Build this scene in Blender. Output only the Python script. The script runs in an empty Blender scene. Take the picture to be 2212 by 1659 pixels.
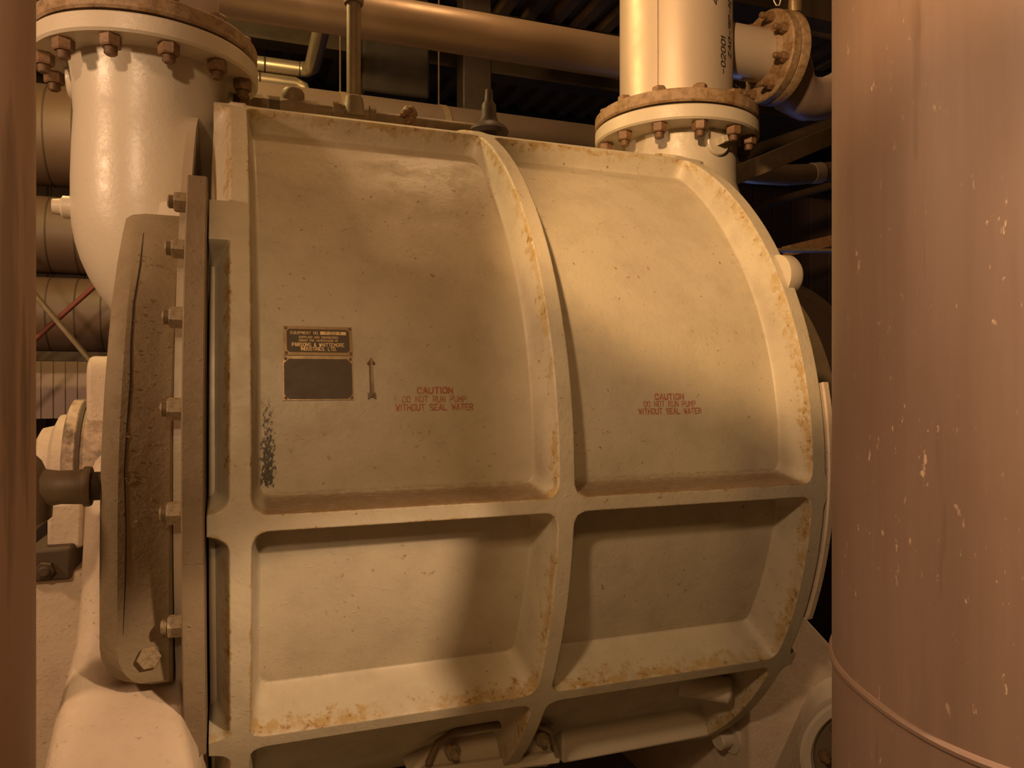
import bpy, math, random
from mathutils import Vector, Matrix
random.seed(7)
PI = math.pi
C = bpy.context.scene.collection
SC = bpy.context.scene

# ------------------------------------------------------------------ camera
FPX, YAW = 1640.0, math.radians(20.2)
SY, CY = math.sin(YAW), math.cos(YAW)
cam = bpy.data.cameras.new('camera')
cam.sensor_width = 36.0
cam.lens = FPX / 2212 * 36.0
cam.clip_start = 0.05
camo = bpy.data.objects.new('camera', cam)
C.objects.link(camo)
camo.rotation_euler = (PI / 2, 0, -YAW)
SC.camera = camo

# ------------------------------------------------------------------ world, lamps, exposure
world = bpy.data.worlds.new('world')
SC.world = world
world.use_nodes = True
world.node_tree.nodes['Background'].inputs[0].default_value = (1.0, 0.62, 0.32, 1)
world.node_tree.nodes['Background'].inputs[1].default_value = 0.02
vs = SC.view_settings
vs.view_transform = 'Standard'
vs.look = 'None'
vs.gamma = 1.0
vs.use_curve_mapping = False
vs.exposure = -0.10


def lamp(name, loc, watts, color, radius, aim=None, angle=None, blend=0.3):
    d = bpy.data.lights.new(name, 'SPOT' if aim else 'POINT')
    d.energy = watts
    d.color = color
    d.shadow_soft_size = radius
    o = bpy.data.objects.new(name, d)
    C.objects.link(o)
    o.location = loc
    if aim:
        d.spot_size = math.radians(angle)
        d.spot_blend = blend
        o.rotation_euler = (Vector(aim) - Vector(loc)).to_track_quat('-Z', 'Y').to_euler()
    return o


lamp('sodium_lamp_near_left', (-0.90, -0.50, 1.35), 430, (1.0, 0.59, 0.26), 0.08, aim=(0.586, 0.838, 1.472), angle=60, blend=0.15)
lamp('sodium_lamp_low_left', (-1.05, -0.65, 1.43), 160, (1.0, 0.66, 0.39), 0.10)
lamp('sodium_lamp_near_right', (1.12, -0.60, 0.90), 260, (1.0, 0.65, 0.39), 0.06, aim=(0.18, 1.6, -1.42), angle=37, blend=0.22)
lamp('front_fill_light', (-0.30, -1.30, 1.6), 85, (1.0, 0.60, 0.26), 0.15)  # added warm fill from near the camera, lifts the shaded left panel
lamp('left_rib_fill_spot', (-0.22, -1.25, 1.0), 75, (1.0, 0.67, 0.40), 0.08, aim=(-0.08, 1.5, -0.05), angle=25, blend=0.9)  # extra spot added to brighten the left rib and the strip beside it
lamp('sodium_lamp_behind_left', (-0.60, 3.2, 2.1), 120, (1.0, 0.68, 0.26), 0.10)
lamp('sodium_lamp_far_left', (-1.9, 1.4, 1.0), 105, (1.0, 0.62, 0.36), 0.10)
lamp('sodium_lamp_over_pump', (0.95, 2.75, 2.5), 34, (1.0, 0.60, 0.28), 0.08)
lamp('sodium_lamp_right_side', (2.3, 0.9, 1.0), 60, (1.0, 0.62, 0.34), 0.05, aim=(1.68, 1.86, -0.60), angle=17, blend=0.25)
lamp('daylight_tube_far_right', (3.6, 4.6, -0.4), 14, (0.25, 0.42, 1.0), 0.2)


# ------------------------------------------------------------------ materials
class NT:
    def __init__(s, name):
        s.m = bpy.data.materials.new(name)
        s.m.use_nodes = True
        s.t = s.m.node_tree
        s.b = s.t.nodes['Principled BSDF']
        s.tc = s.t.nodes.new('ShaderNodeTexCoord')

    def n(s, kind, **kw):
        x = s.t.nodes.new(kind)
        for k, v in kw.items():
            setattr(x, k, v)
        return x

    def link(s, a, b):
        s.t.links.new(a, b)

    def noise(s, scale, detail=4, rough=0.55, stretch=None, off=0.0):
        x = s.n('ShaderNodeTexNoise')
        x.inputs['Scale'].default_value = scale
        x.inputs['Detail'].default_value = detail
        x.inputs['Roughness'].default_value = rough
        mp = s.n('ShaderNodeMapping')
        mp.inputs['Location'].default_value = (off, off * 1.7, off * 0.6)
        if stretch:
            mp.inputs['Scale'].default_value = stretch
        s.link(s.tc.outputs['Object'], mp.inputs[0])
        s.link(mp.outputs[0], x.inputs['Vector'])
        return x.outputs['Fac']

    def ramp(s, fac, a, b):
        x = s.n('ShaderNodeMapRange')
        x.inputs['From Min'].default_value = a
        x.inputs['From Max'].default_value = b
        s.link(fac, x.inputs['Value'])
        return x.outputs[0]

    def math(s, op, a, b):
        x = s.n('ShaderNodeMath', operation=op, use_clamp=True)
        for i, v in enumerate((a, b)):
            if isinstance(v, (int, float)):
                x.inputs[i].default_value = v
            else:
                s.link(v, x.inputs[i])
        return x.outputs[0]

    def mix(s, fac, a, b):
        x = s.n('ShaderNodeMix', data_type='RGBA')
        if isinstance(fac, (int, float)):
            x.inputs[0].default_value = fac
        else:
            s.link(fac, x.inputs[0])
        for i, v in ((6, a), (7, b)):
            if isinstance(v, tuple):
                x.inputs[i].default_value = v + (1,)
            else:
                s.link(v, x.inputs[i])
        return x.outputs[2]

    def attr(s, name):
        x = s.n('ShaderNodeAttribute', attribute_name=name)
        return x.outputs['Fac']

    def bump(s, h, strength, dist=0.002, prev=None):
        x = s.n('ShaderNodeBump')
        x.inputs['Strength'].default_value = strength
        x.inputs['Distance'].default_value = dist
        s.link(h, x.inputs['Height'])
        if prev is not None:
            s.link(prev, x.inputs['Normal'])
        return x.outputs[0]

    def done(s, col, rough, nrm=None, metal=0.0):
        if isinstance(col, tuple):
            s.b.inputs['Base Color'].default_value = col + (1,)
        else:
            s.link(col, s.b.inputs['Base Color'])
        if isinstance(rough, (int, float)):
            s.b.inputs['Roughness'].default_value = rough
        else:
            s.link(rough, s.b.inputs['Roughness'])
        s.b.inputs['Metallic'].default_value = metal
        if nrm is not None:
            s.link(nrm, s.b.inputs['Normal'])
        return s.m


RUST = (0.20, 0.085, 0.02)
OCHRE = (0.36, 0.235, 0.06)


def paint(name, base, spots=0.5, rough=0.42, dirt=(0.16, 0.10, 0.055), dirt_amt=0.35, edge=False, bump=0.35, stain=False):
    k = NT(name)
    big = k.ramp(k.noise(2.6, 5), 0.38, 0.68)
    mid = k.ramp(k.noise(11, 6, 0.65, off=3), 0.45, 0.75)
    c = k.mix(k.math('MULTIPLY', big, dirt_amt * 0.6), base, tuple(x * 0.72 for x in base))
    c = k.mix(k.math('MULTIPLY', mid, dirt_amt * 0.5), c, dirt)
    speck = k.ramp(k.noise(75, 3, 0.6, off=8), 0.70 - 0.05 * spots, 0.76 - 0.05 * spots)
    zone = k.ramp(k.noise(5, 4, 0.6, off=5), 0.42, 0.60)
    c = k.mix(k.math('MULTIPLY', k.math('MULTIPLY', speck, zone), 0.85 * min(1, spots * 1.6)), c, RUST)
    if edge:
        er = k.noise(38, 6, 0.7, off=12)
        zr = k.ramp(k.noise(7, 5, 0.65, off=15), 0.36, 0.55)
        e = k.attr('edge')
        f1 = k.math('MULTIPLY', k.ramp(k.math('ADD', k.math('MULTIPLY', e, 0.30), k.math('MULTIPLY', er, 0.60)), 0.505, 0.58), zr)
        f1 = k.math('MULTIPLY', f1, k.ramp(e, 0.05, 0.25))
        c = k.mix(k.math('MULTIPLY', f1, 0.75), c, OCHRE)
        f2 = k.math('MULTIPLY', k.ramp(k.noise(60, 5, 0.7, off=21), 0.55, 0.62), f1)
        c = k.mix(k.math('MULTIPLY', f2, 0.9), c, RUST)
        du = k.attr('dust')
        fd = k.ramp(k.math('MULTIPLY', du, k.math('ADD', 0.30, k.noise(140, 6, 0.8, off=31, stretch=(0.35, 1, 1)))), 0.42, 0.80)
        c = k.mix(k.math('MULTIPLY', fd, 0.85), c, (0.20, 0.125, 0.062))
    if stain:
        st = k.attr('stain')
        fs = k.ramp(k.math('MULTIPLY', st, k.noise(210, 4, 0.75, off=41, stretch=(1, 1, 0.5))), 0.40, 0.48)
        c = k.mix(k.math('MULTIPLY', fs, 0.9), c, (0.03, 0.022, 0.014))
    h1 = k.noise(90, 3, 0.6, off=2)
    n1 = k.bump(h1, bump * 0.8, 0.002)
    n2 = k.bump(k.noise(18, 3, 0.5, off=6), bump * 0.5, 0.004, n1)
    ch = k.ramp(k.noise(55, 2, 0.5, off=9, stretch=(1, 1, 1.6)), 0.68, 0.72)
    n3 = k.bump(ch, bump * 0.6, 0.002, n2)
    r = k.math('ADD', rough, k.math('MULTIPLY', mid, 0.25))
    return k.done(c, r, n3)


def simple(name, base, rough=0.5, metal=0.0, mottling=0.35, scale=8, dark=None, bump=0.2, bscale=60, stretch=None):
    k = NT(name)
    f = k.ramp(k.noise(scale, 6, 0.65, stretch=stretch), 0.35, 0.7)
    c = k.mix(k.math('MULTIPLY', f, mottling), base, dark or tuple(x * 0.45 for x in base))
    nb = k.bump(k.noise(bscale, 4, 0.6, off=4, stretch=stretch), bump, 0.001)
    return k.done(c, k.math('ADD', rough - 0.08, k.math('MULTIPLY', f, 0.16)), nb, metal)


def rusty(name, base, rust, amt=0.5, rough=0.6, scale=14):
    k = NT(name)
    f = k.ramp(k.noise(scale, 7, 0.7), 0.62 - amt * 0.25, 0.72 - amt * 0.2)
    g = k.ramp(k.noise(scale * 3.2, 5, 0.7, off=7), 0.45, 0.65)
    c = k.mix(f, base, rust)
    c = k.mix(k.math('MULTIPLY', g, 0.5), c, (0.07, 0.035, 0.015))
    nb = k.bump(k.noise(70, 5, 0.7, off=2), 0.45, 0.002)
    return k.done(c, rough, nb)


M = {}
M['paint'] = paint('beige_green_paint', (0.50, 0.44, 0.32), 0.9, 0.47, edge=True, stain=True, dirt_amt=0.5, bump=0.6)
M['paint2'] = paint('beige_paint_on_nozzles', (0.54, 0.47, 0.36), 0.25, 0.34, dirt_amt=0.25)
M['paint_pale'] = paint('pale_paint_on_foot', (0.52, 0.42, 0.31), 0.8, 0.62, dirt_amt=0.5, bump=0.9)
M['dusty'] = paint('dust_caked_paint', (0.25, 0.195, 0.115), 0.7, 0.72, dirt=(0.15, 0.10, 0.05), dirt_amt=0.75, bump=1.0)
M['dusty_edge'] = paint('dusty_flange_paint', (0.24, 0.18, 0.11), 0.6, 0.7, dirt=(0.13, 0.085, 0.05), dirt_amt=0.8, bump=0.9)
M['rust_flange'] = rusty('rust_bloom_on_flange', (0.30, 0.20, 0.11), (0.21, 0.115, 0.035), 0.5)
M['bolt'] = rusty('rusty_bolt_steel', (0.17, 0.095, 0.045), (0.23, 0.12, 0.05), 0.5, 0.55, 40)
M['bolt_painted'] = rusty('painted_nut', (0.33, 0.26, 0.155), (0.24, 0.15, 0.06), 0.25, 0.55, 40)
M['gasket'] = simple('dark_gasket', (0.03, 0.02, 0.012), 0.8)
M['stainless'] = simple('dull_stainless_pipe', (0.56, 0.46, 0.36), 0.45, 0.3, 0.35, 5, (0.42, 0.32, 0.22), 0.15, 40)
M['pink_pipe'] = simple('pinkish_grey_pipe', (0.36, 0.26, 0.215), 0.5, 0.0, 0.35, 4, (0.36, 0.25, 0.18), 0.12)
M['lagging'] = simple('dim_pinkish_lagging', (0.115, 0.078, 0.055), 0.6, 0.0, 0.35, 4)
M['galv'] = simple('tarnished_galvanised_pipe', (0.30, 0.22, 0.15), 0.42, 0.4, 0.5, 4, (0.26, 0.18, 0.11), 0.1)
M['fitting'] = simple('grimy_pipe_fitting', (0.20, 0.145, 0.085), 0.55, 0.2, 0.5, 14)
M['dark_steel'] = simple('dark_brown_steel', (0.065, 0.04, 0.02), 0.7, 0.0, 0.5, 6)
M['deck'] = simple('brown_roof_deck', (0.19, 0.115, 0.055), 0.6, 0.0, 0.4, 2)
M['jacket'] = simple('silver_pipe_jacket', (0.55, 0.45, 0.33), 0.35, 0.6, 0.3, 4)
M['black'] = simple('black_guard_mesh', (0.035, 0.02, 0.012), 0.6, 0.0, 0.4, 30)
M['plate'] = simple('blackened_brass_plate', (0.060, 0.042, 0.026), 0.6, 0.1, 0.5, 40, (0.12, 0.08, 0.04))
M['brass'] = simple('worn_brass', (0.27, 0.19, 0.10), 0.42, 0.5, 0.4, 60, (0.16, 0.10, 0.05))
M['brass_bright'] = simple('bright_brass', (0.80, 0.60, 0.32), 0.35, 0.5, 0.35, 50)
M['grime'] = rusty('grime_over_pale_paint', (0.44, 0.33, 0.23), (0.10, 0.065, 0.04), 0.55, 0.6, 7)
M['stencil'] = None
M['ink'] = simple('faded_black_ink', (0.045, 0.032, 0.022), 0.7, 0, 0.4, 60)
M['floor'] = simple('worn_beige_floor', (0.24, 0.21, 0.145), 0.6, 0, 0.35, 1.5)
M['siding'] = None
M['flake'] = simple('pale_paint_flake', (0.50, 0.40, 0.25), 0.6)
M['white'] = simple('white_cord', (0.75, 0.68, 0.52), 0.5)
M['red_rod'] = simple('red_brown_rod', (0.20, 0.05, 0.03), 0.6)

k = NT('faded_red_stencil')
f = k.ramp(k.noise(260, 4, 0.7), 0.34, 0.5)
M['stencil'] = k.done(k.mix(f, (0.47, 0.38, 0.27), (0.36, 0.105, 0.055)), 0.55)

k = NT('siding_panels')
f = k.ramp(k.noise(3, 5), 0.3, 0.7)
c = k.mix(k.math('MULTIPLY', f, 0.5), (0.15, 0.095, 0.065), (0.10, 0.06, 0.04))
M['siding'] = k.done(c, 0.5)


# foreground pipe: dull pinkish steel with fine vertical streaks, white specks and dark scuffs
def fg_pipe(name, base, speck):
    k = NT(name)
    st = k.ramp(k.noise(26, 6, 0.7, stretch=(1, 1, 0.06)), 0.32, 0.72)
    c = k.mix(k.math('MULTIPLY', st, 0.45), base, tuple(x * 0.62 for x in base))
    mo = k.ramp(k.noise(3.0, 5, 0.6, off=9), 0.45, 0.7)
    c = k.mix(k.math('MULTIPLY', mo, 0.35), c, (base[0] * 0.72, base[1] * 0.62, base[2] * 0.5))
    sp = k.ramp(k.noise(110, 3, 0.6, off=5, stretch=(1, 1, 0.4)), 0.66, 0.72)
    zo = k.ramp(k.noise(4, 4, 0.6, off=6), 0.42, 0.62)
    c = k.mix(k.math('MULTIPLY', k.math('MULTIPLY', sp, zo), speck), c, (0.66, 0.50, 0.36))
    sc = k.ramp(k.noise(16, 4, 0.6, off=15, stretch=(1, 1, 0.12)), 0.62, 0.70)
    c = k.mix(k.math('MULTIPLY', sc, 0.55), c, (0.10, 0.055, 0.03))
    nb = k.bump(k.noise(60, 4, 0.6, stretch=(1, 1, 0.3)), 0.12, 0.001)
    return k.done(c, 0.5, nb, 0.15)


M['fg'] = fg_pipe('scuffed_pinkish_pipe', (0.225, 0.150, 0.112), 0.75)
M['fg_left'] = fg_pipe('streaked_pinkish_pipe', (0.56, 0.38, 0.29), 0.45)


# ------------------------------------------------------------------ helpers
class G:
    """collects geometry for ONE mesh object, in world coordinates"""

    def __init__(s):
        s.v, s.f = [], []

    def add(s, vs_, fs):
        n = len(s.v)
        s.v += [tuple(p) for p in vs_]
        s.f += [tuple(i + n for i in q) for q in fs]
        return s

    def box(s, a, b):
        (x0, y0, z0), (x1, y1, z1) = a, b
        return s.add([(x0, y0, z0), (x1, y0, z0), (x1, y1, z0), (x0, y1, z0), (x0, y0, z1), (x1, y0, z1), (x1, y1, z1), (x0, y1, z1)],
                     [(0, 3, 2, 1), (4, 5, 6, 7), (0, 1, 5, 4), (1, 2, 6, 5), (2, 3, 7, 6), (3, 0, 4, 7)])

    def rings(s, rings, cap=True):
        n = len(rings[0])
        vs_ = [p for r in rings for p in r]
        fs = []
        for i in range(len(rings) - 1):
            for j in range(n):
                a, b = i * n + j, i * n + (j + 1) % n
                fs.append((a, b, b + n, a + n))
        if cap:
            fs.append(tuple(reversed(range(n))))
            fs.append(tuple(range((len(rings) - 1) * n, len(rings) * n)))
        return s.add(vs_, fs)

    def lathe(s, prof, org, axis, n=48, cap=True, ph=0.0):
        """prof: (radius, height) along axis from org"""
        ax = Vector(axis).normalized()
        u = ax.orthogonal().normalized()
        w = ax.cross(u)
        org = Vector(org)
        return s.rings([[org + ax * h + (u * math.cos(ph + 2 * PI * j / n) + w * math.sin(ph + 2 * PI * j / n)) * r for j in range(n)]
                        for r, h in prof], cap)

    def cyl(s, a, b, r, n=32, r2=None):
        a, b = Vector(a), Vector(b)
        return s.lathe([(r, 0), (r if r2 is None else r2, (b - a).length)], a, b - a, n)

    def tube(s, pts, r, n=24, cap=True):
        pts = [Vector(p) for p in pts]
        rs = r if isinstance(r, (list, tuple)) else [r] * len(pts)
        out = []
        u = None
        for i, p in enumerate(pts):
            t = (pts[min(i + 1, len(pts) - 1)] - pts[max(i - 1, 0)]).normalized()
            if u is None:
                u = t.orthogonal().normalized()
            u = (u - t * u.dot(t)).normalized()
            w = t.cross(u)
            out.append([p + (u * math.cos(2 * PI * j / n) + w * math.sin(2 * PI * j / n)) * rs[i] for j in range(n)])
        return s.rings(out, cap)

    def prism(s, poly, fn0, fn1):
        """poly of 2D points, two maps to 3D: the two end faces"""
        return s.rings([[fn0(p) for p in poly], [fn1(p) for p in poly]])

    def bar(s, a, b, w, d, up=(0, 0, 1)):
        a, b = Vector(a), Vector(b)
        t = (b - a).normalized()
        side = t.cross(Vector(up)).normalized() * (w / 2)
        u = side.cross(t).normalized() * (d / 2)
        return s.rings([[p + side + u, p - side + u, p - side - u, p + side - u] for p in (a, b)])


def wloc(o):
    p = Vector((0, 0, 0))
    while o:
        p += o.location
        o = o.parent
    return p


def obj(name, g, mat, parent=None, smooth=35, bevel=0.0, loc=None):
    me = bpy.data.meshes.new(name)
    base = Vector(loc) if loc else Vector((0, 0, 0))
    off = base if loc else (wloc(parent) if parent else base)
    me.from_pydata([tuple(Vector(p) - off) for p in g.v], [], g.f)
    me.materials.append(mat)
    me.update()
    if smooth:
        me.shade_smooth()
        me.set_sharp_from_angle(angle=math.radians(smooth))
    o = bpy.data.objects.new(name, me)
    C.objects.link(o)
    if parent:
        o.parent = parent
        o.location = off - wloc(parent)
    else:
        o.location = base
    if bevel:
        b = o.modifiers.new('bevel', 'BEVEL')
        b.width = bevel
        b.segments = 2
        b.limit_method = 'ANGLE'
        b.angle_limit = math.radians(40)
    return o


def tag(o, label, cat, group=None, kind=None):
    o['label'] = label
    o['category'] = cat
    if group:
        o['group'] = group
    if kind:
        o['kind'] = kind
    return o


def thing(name, loc, label, cat, group=None):
    o = bpy.data.objects.new(name, None)
    o.empty_display_size = 0.05
    C.objects.link(o)
    o.location = loc
    return tag(o, label, cat, group)


def struct(name, g, mat, smooth=35):
    o = obj(name, g, mat, None, smooth)
    o['kind'] = 'structure'
    return o


def lerp(a, b, t):
    return a + (b - a) * t


def ray(u, v):
    a, b = (u - 1106) / FPX, (830 - v) / FPX
    return Vector((SY + a * CY, CY - a * SY, b))


def at(u, v, y):
    """the point at depth y seen in the direction (u, v)"""
    d = ray(u, v)
    return d * (y / d.y)


def proj_u(x, y):
    return 1106 + FPX * (x * CY - y * SY) / (x * SY + y * CY)


def ext(a, b, z):
    return a + (b - a) * ((z - a.z) / (b.z - a.z))


def arc(cx, cy, r, a0, a1, n):
    return [(cx + r * math.cos(lerp(a0, a1, i / n)), cy + r * math.sin(lerp(a0, a1, i / n))) for i in range(n + 1)]


def place(src, parent, matrix):
    c = src.copy()
    C.objects.link(c)
    c.parent = parent
    c.matrix_local = matrix
    return c


FLOOR, CEIL = -1.45, 2.75
YC, ZC = 2.525, -0.21          # the pump's axis runs along X


def pol(x, th, r):
    return (x, YC - r * math.cos(th), ZC + r * math.sin(th))


# ------------------------------------------------------------------ the hall
g = G(); g.box((-4, -4, FLOOR - 0.1), (9, 8.2, FLOOR))
struct('floor', g, M['floor'])
g = G()
xs = []
x = -4.0
while x < 9.0:
    xs += [(x, 0.0), (x + 0.05, 0.0), (x + 0.08, 0.07), (x + 0.15, 0.07), (x + 0.18, 0.0)]
    x += 0.21
vsx = []
for (px_, dz) in xs:
    vsx += [(px_, -4, CEIL + dz), (px_, 8.2, CEIL + dz)]
g.add(vsx, [(2 * i, 2 * i + 1, 2 * i + 3, 2 * i + 2) for i in range(len(xs) - 1)])
struct('ceiling', g, M['deck'], 20)
g = G()
x = -4.0
pts = []
while x < 9.0:
    pts += [(x, 8.0), (x + 0.012, 8.03), (x + 0.028, 8.03), (x + 0.04, 8.0)]
    x += 0.30
vsx = []
for a, b in pts:
    vsx += [(a, b, FLOOR), (a, b, CEIL)]
g.add(vsx, [(2 * i, 2 * i + 2, 2 * i + 3, 2 * i + 1) for i in range(len(pts) - 1)])
g.box((-4, 8.05, FLOOR), (9, 8.2, CEIL))
struct('wall_back', g, M['siding'], 20)
g = G(); g.box((-4.15, -4, FLOOR), (-4, 8.2, CEIL))
struct('wall_left', g, M['siding'])
g = G(); g.box((9, -4, FLOOR), (9.15, 8.2, CEIL))
struct('wall_right', g, M['dark_steel'])
g = G(); g.box((-4, -4.15, FLOOR), (9, -4, CEIL))
struct('wall_front', g, M['dark_steel'])

# ------------------------------------------------------------------ pump
pump = thing('pump', (0.7, YC, FLOOR), 'huge beige ribbed cast-iron pump drum filling the middle of the picture', 'pump')

# casing as a height field over (x, angle): a panelled drum with raised ribs
CIRC = [(-0.006, 0.033), (0.657, 0.696), (1.336, 1.377)]
LONG = [(math.radians(-31.6), math.radians(-29.6)), (-0.066, -0.034), (math.radians(62.6), math.radians(64.6))]
X0, X1 = -0.045, 1.402


def cast_depth(th):
    d = math.degrees(th)
    P = [(-65, 0.07), (-40, 0.085), (-29, 0.118), (0, 0.100), (40, 0.085), (63, 0.056), (90, 0.05)]
    for (a, ha), (b, hb) in zip(P, P[1:]):
        if d <= b:
            return lerp(ha, hb, max(0.0, (d - a) / (b - a)))
    return 0.05


def smin(a, b, kk):
    h = max(kk - abs(a - b), 0.0) / kk
    return min(a, b) - h * h * kk * 0.25


def strip_d(p, a, b):
    return max(a - p, p - b)


def field(x, th):
    dc = [strip_d(x, a, b) for a, b in CIRC]
    dl = [strip_d(th, a, b) * 1.0 for a, b in LONG]
    # a short lug that ties the left rib to the flange behind it
    lug = max(strip_d(x, -0.05, 0.0), strip_d(th, math.radians(29), math.radians(35)))
    if x < -0.006:
        dc[0] *= 0.42
    dcm = min(dc + [lug])
    ic = min(range(3), key=lambda i: dc[i])
    il = min(range(3), key=lambda i: dl[i])
    d = smin(dcm, dl[il], 0.035) if max(dcm, dl[il]) > -0.004 else min(dcm, dl[il])
    H = cast_depth(th)
    draft = 0.010 + 0.09 * max(0, H - 0.05)
    h = H * (1 - d / draft)
    # concave fillet at the foot, small round at the crest
    h = -smin(-h, 0.0, 0.035)
    h = smin(h, H, 0.006)
    r = 1.03 - H + max(0.0, h)
    rib = ('c', ic) if dcm <= dl[il] else ('l', il)
    if d > draft * 1.02:
        rib = None
    edge = max(0.0, 1 - abs(d - 0.001) / 0.012)
    return r, rib, d, edge, draft


def dense(lo, hi, marks, step, near=0.06):
    out = {lo, hi}
    n = int((hi - lo) / step)
    out |= {lo + (hi - lo) * i / n for i in range(n + 1)}
    for a, b in marks:
        for e, sgn in ((a, -1), (b, 1)):
            for dd in (-0.004, -0.002, 0.0, 0.0015, 0.003, 0.0045, 0.006, 0.009, 0.012, 0.015, 0.018, 0.021, 0.024, 0.028, 0.033, 0.039, 0.046, 0.055):
                out.add(e + sgn * dd)
    out = sorted(q for q in out if lo <= q <= hi)
    res = [out[0]]
    for q in out[1:]:
        if q - res[-1] > 0.0009:
            res.append(q)
    return res


XS = dense(X0, X1, CIRC + [(-0.05, 0.0)], 0.016)
TH = dense(math.radians(-64), math.radians(92), LONG + [(math.radians(29), math.radians(35))], 0.017)
NX, NTH = len(XS), len(TH)
R_, RIB, EDGE, DUST, STAIN = [], [], [], [], []
for t in TH:
    for x in XS:
        r, rib, d, e, dr = field(x, t)
        R_.append(r); RIB.append(rib); EDGE.append(e)
        dust = 0.0
        dd = t - LONG[1][1]
        if -0.006 < dd < 0.06 and 0.02 < x < 1.36:
            gapx = min(max(max(a - x, x - b), 0.0) for a, b in CIRC)
            dust = max(0.0, 1 - max(0, dd - 0.010) / 0.04) * min(1.0, gapx / 0.03) * min(1.0, (dd + 0.006) / 0.006)
        DUST.append(dust)
        sx = math.exp(-((x - 0.066) / 0.028) ** 2)
        st = 0.0
        if -0.02 < t < 0.27:
            st = sx * min(1, (t + 0.02) / 0.03) * min(1, 0.55 + 0.45 * (0.27 - t) / 0.2) * (1 if t < 0.25 else 0.6)
        STAIN.append(st * 1.05 if 0.036 < x < 0.15 else 0.0)
POS = [Vector(pol(XS[i % NX], TH[i // NX], R_[i])) for i in range(NX * NTH)]
NRM = []
for j in range(NTH):
    for i in range(NX):
        du = POS[j * NX + min(i + 1, NX - 1)] - POS[j * NX + max(i - 1, 0)]
        dv = POS[min(j + 1, NTH - 1) * NX + i] - POS[max(j - 1, 0) * NX + i]
        NRM.append(du.cross(dv).normalized())


def piece(name, key, parent, mat):
    fs = []
    for j in range(NTH - 1):
        for i in range(NX - 1):
            q = (j * NX + i, j * NX + i + 1, (j + 1) * NX + i + 1, (j + 1) * NX + i)
            votes = [RIB[a] for a in q]
            best = max(set(votes), key=lambda z: (votes.count(z), z is not None))
            if best == key:
                fs.append(q)
    used = sorted({a for q in fs for a in q})
    idx = {a: n for n, a in enumerate(used)}
    off = wloc(parent)
    me = bpy.data.meshes.new(name)
    me.from_pydata([tuple(POS[a] - off) for a in used], [], [tuple(idx[a] for a in q) for q in fs])
    me.materials.append(mat)
    me.shade_smooth()
    for nm, arr in (('edge', EDGE), ('dust', DUST), ('stain', STAIN)):
        at_ = me.attributes.new(nm, 'FLOAT', 'POINT')
        at_.data.foreach_set('value', [float(arr[a]) for a in used])
    me.update()
    me.normals_split_custom_set_from_vertices([tuple(NRM[a]) for a in used])
    o = bpy.data.objects.new(name, me)
    C.objects.link(o)
    o.parent = parent
    return o


casing = piece('casing', None, pump, M['paint'])
for i in range(3):
    piece('vertical_rib', ('c', i), casing, M['paint'])
    piece('horizontal_rib', ('l', i), casing, M['paint'])
# end wall and far side of the drum
g = G()
for xx in (X0 + 0.002, X1 - 0.003):
    g.lathe([(0.955, 0), (0.955, 0.02 if xx < 0.5 else -0.02)], (xx, YC, ZC), (1, 0, 0), 96)
n = 48
ths = [math.radians(lerp(91, 297, i / n)) for i in range(n + 1)]
g.add([pol(xx, t, 0.97) for t in ths for xx in (X0, X1)], [(2 * i, 2 * i + 1, 2 * i + 3, 2 * i + 2) for i in range(n)])
obj('drum_back', g, M['paint2'], casing)
# lifting lug on the right rib
g = G()
lp = Vector(pol(1.375, math.radians(29.5), 1.005))
g.lathe([(0.058, -0.02), (0.058, 0.014), (0.050, 0.026), (0.036, 0.030)], lp, (1, 0, 0), 32)
obj('lifting_lug', g, M['paint2'], casing)
# rib pad on the top left corner
g = G(); tp = Vector(pol(0.0, math.radians(64), 1.02))
g.box((-0.008, tp.y - 0.01, tp.z - 0.03), (0.030, tp.y + 0.10, tp.z + 0.014))
obj('corner_pad', g, M['paint2'], casing, bevel=0.004)


# nameplates: curved plates lying on the panel
def surf(x, th, lift):
    return pol(x, th, 1.03 - cast_depth(th) + lift)


def patch(g, x0, x1, t0, t1, lo, hi, nx=2, nt=6, poly=None):
    """a thin curved slab on the drum panel"""
    if poly is None:
        poly = [(lerp(x0, x1, i / nx), t0) for i in range(nx)] + [(x1, lerp(t0, t1, i / nt)) for i in range(nt)] + \
               [(lerp(x1, x0, i / nx), t1) for i in range(nx)] + [(x0, lerp(t1, t0, i / nt)) for i in range(nt)]
    g.prism(poly, lambda p: surf(p[0], p[1], lo), lambda p: surf(p[0], p[1], hi))
    return g


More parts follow.
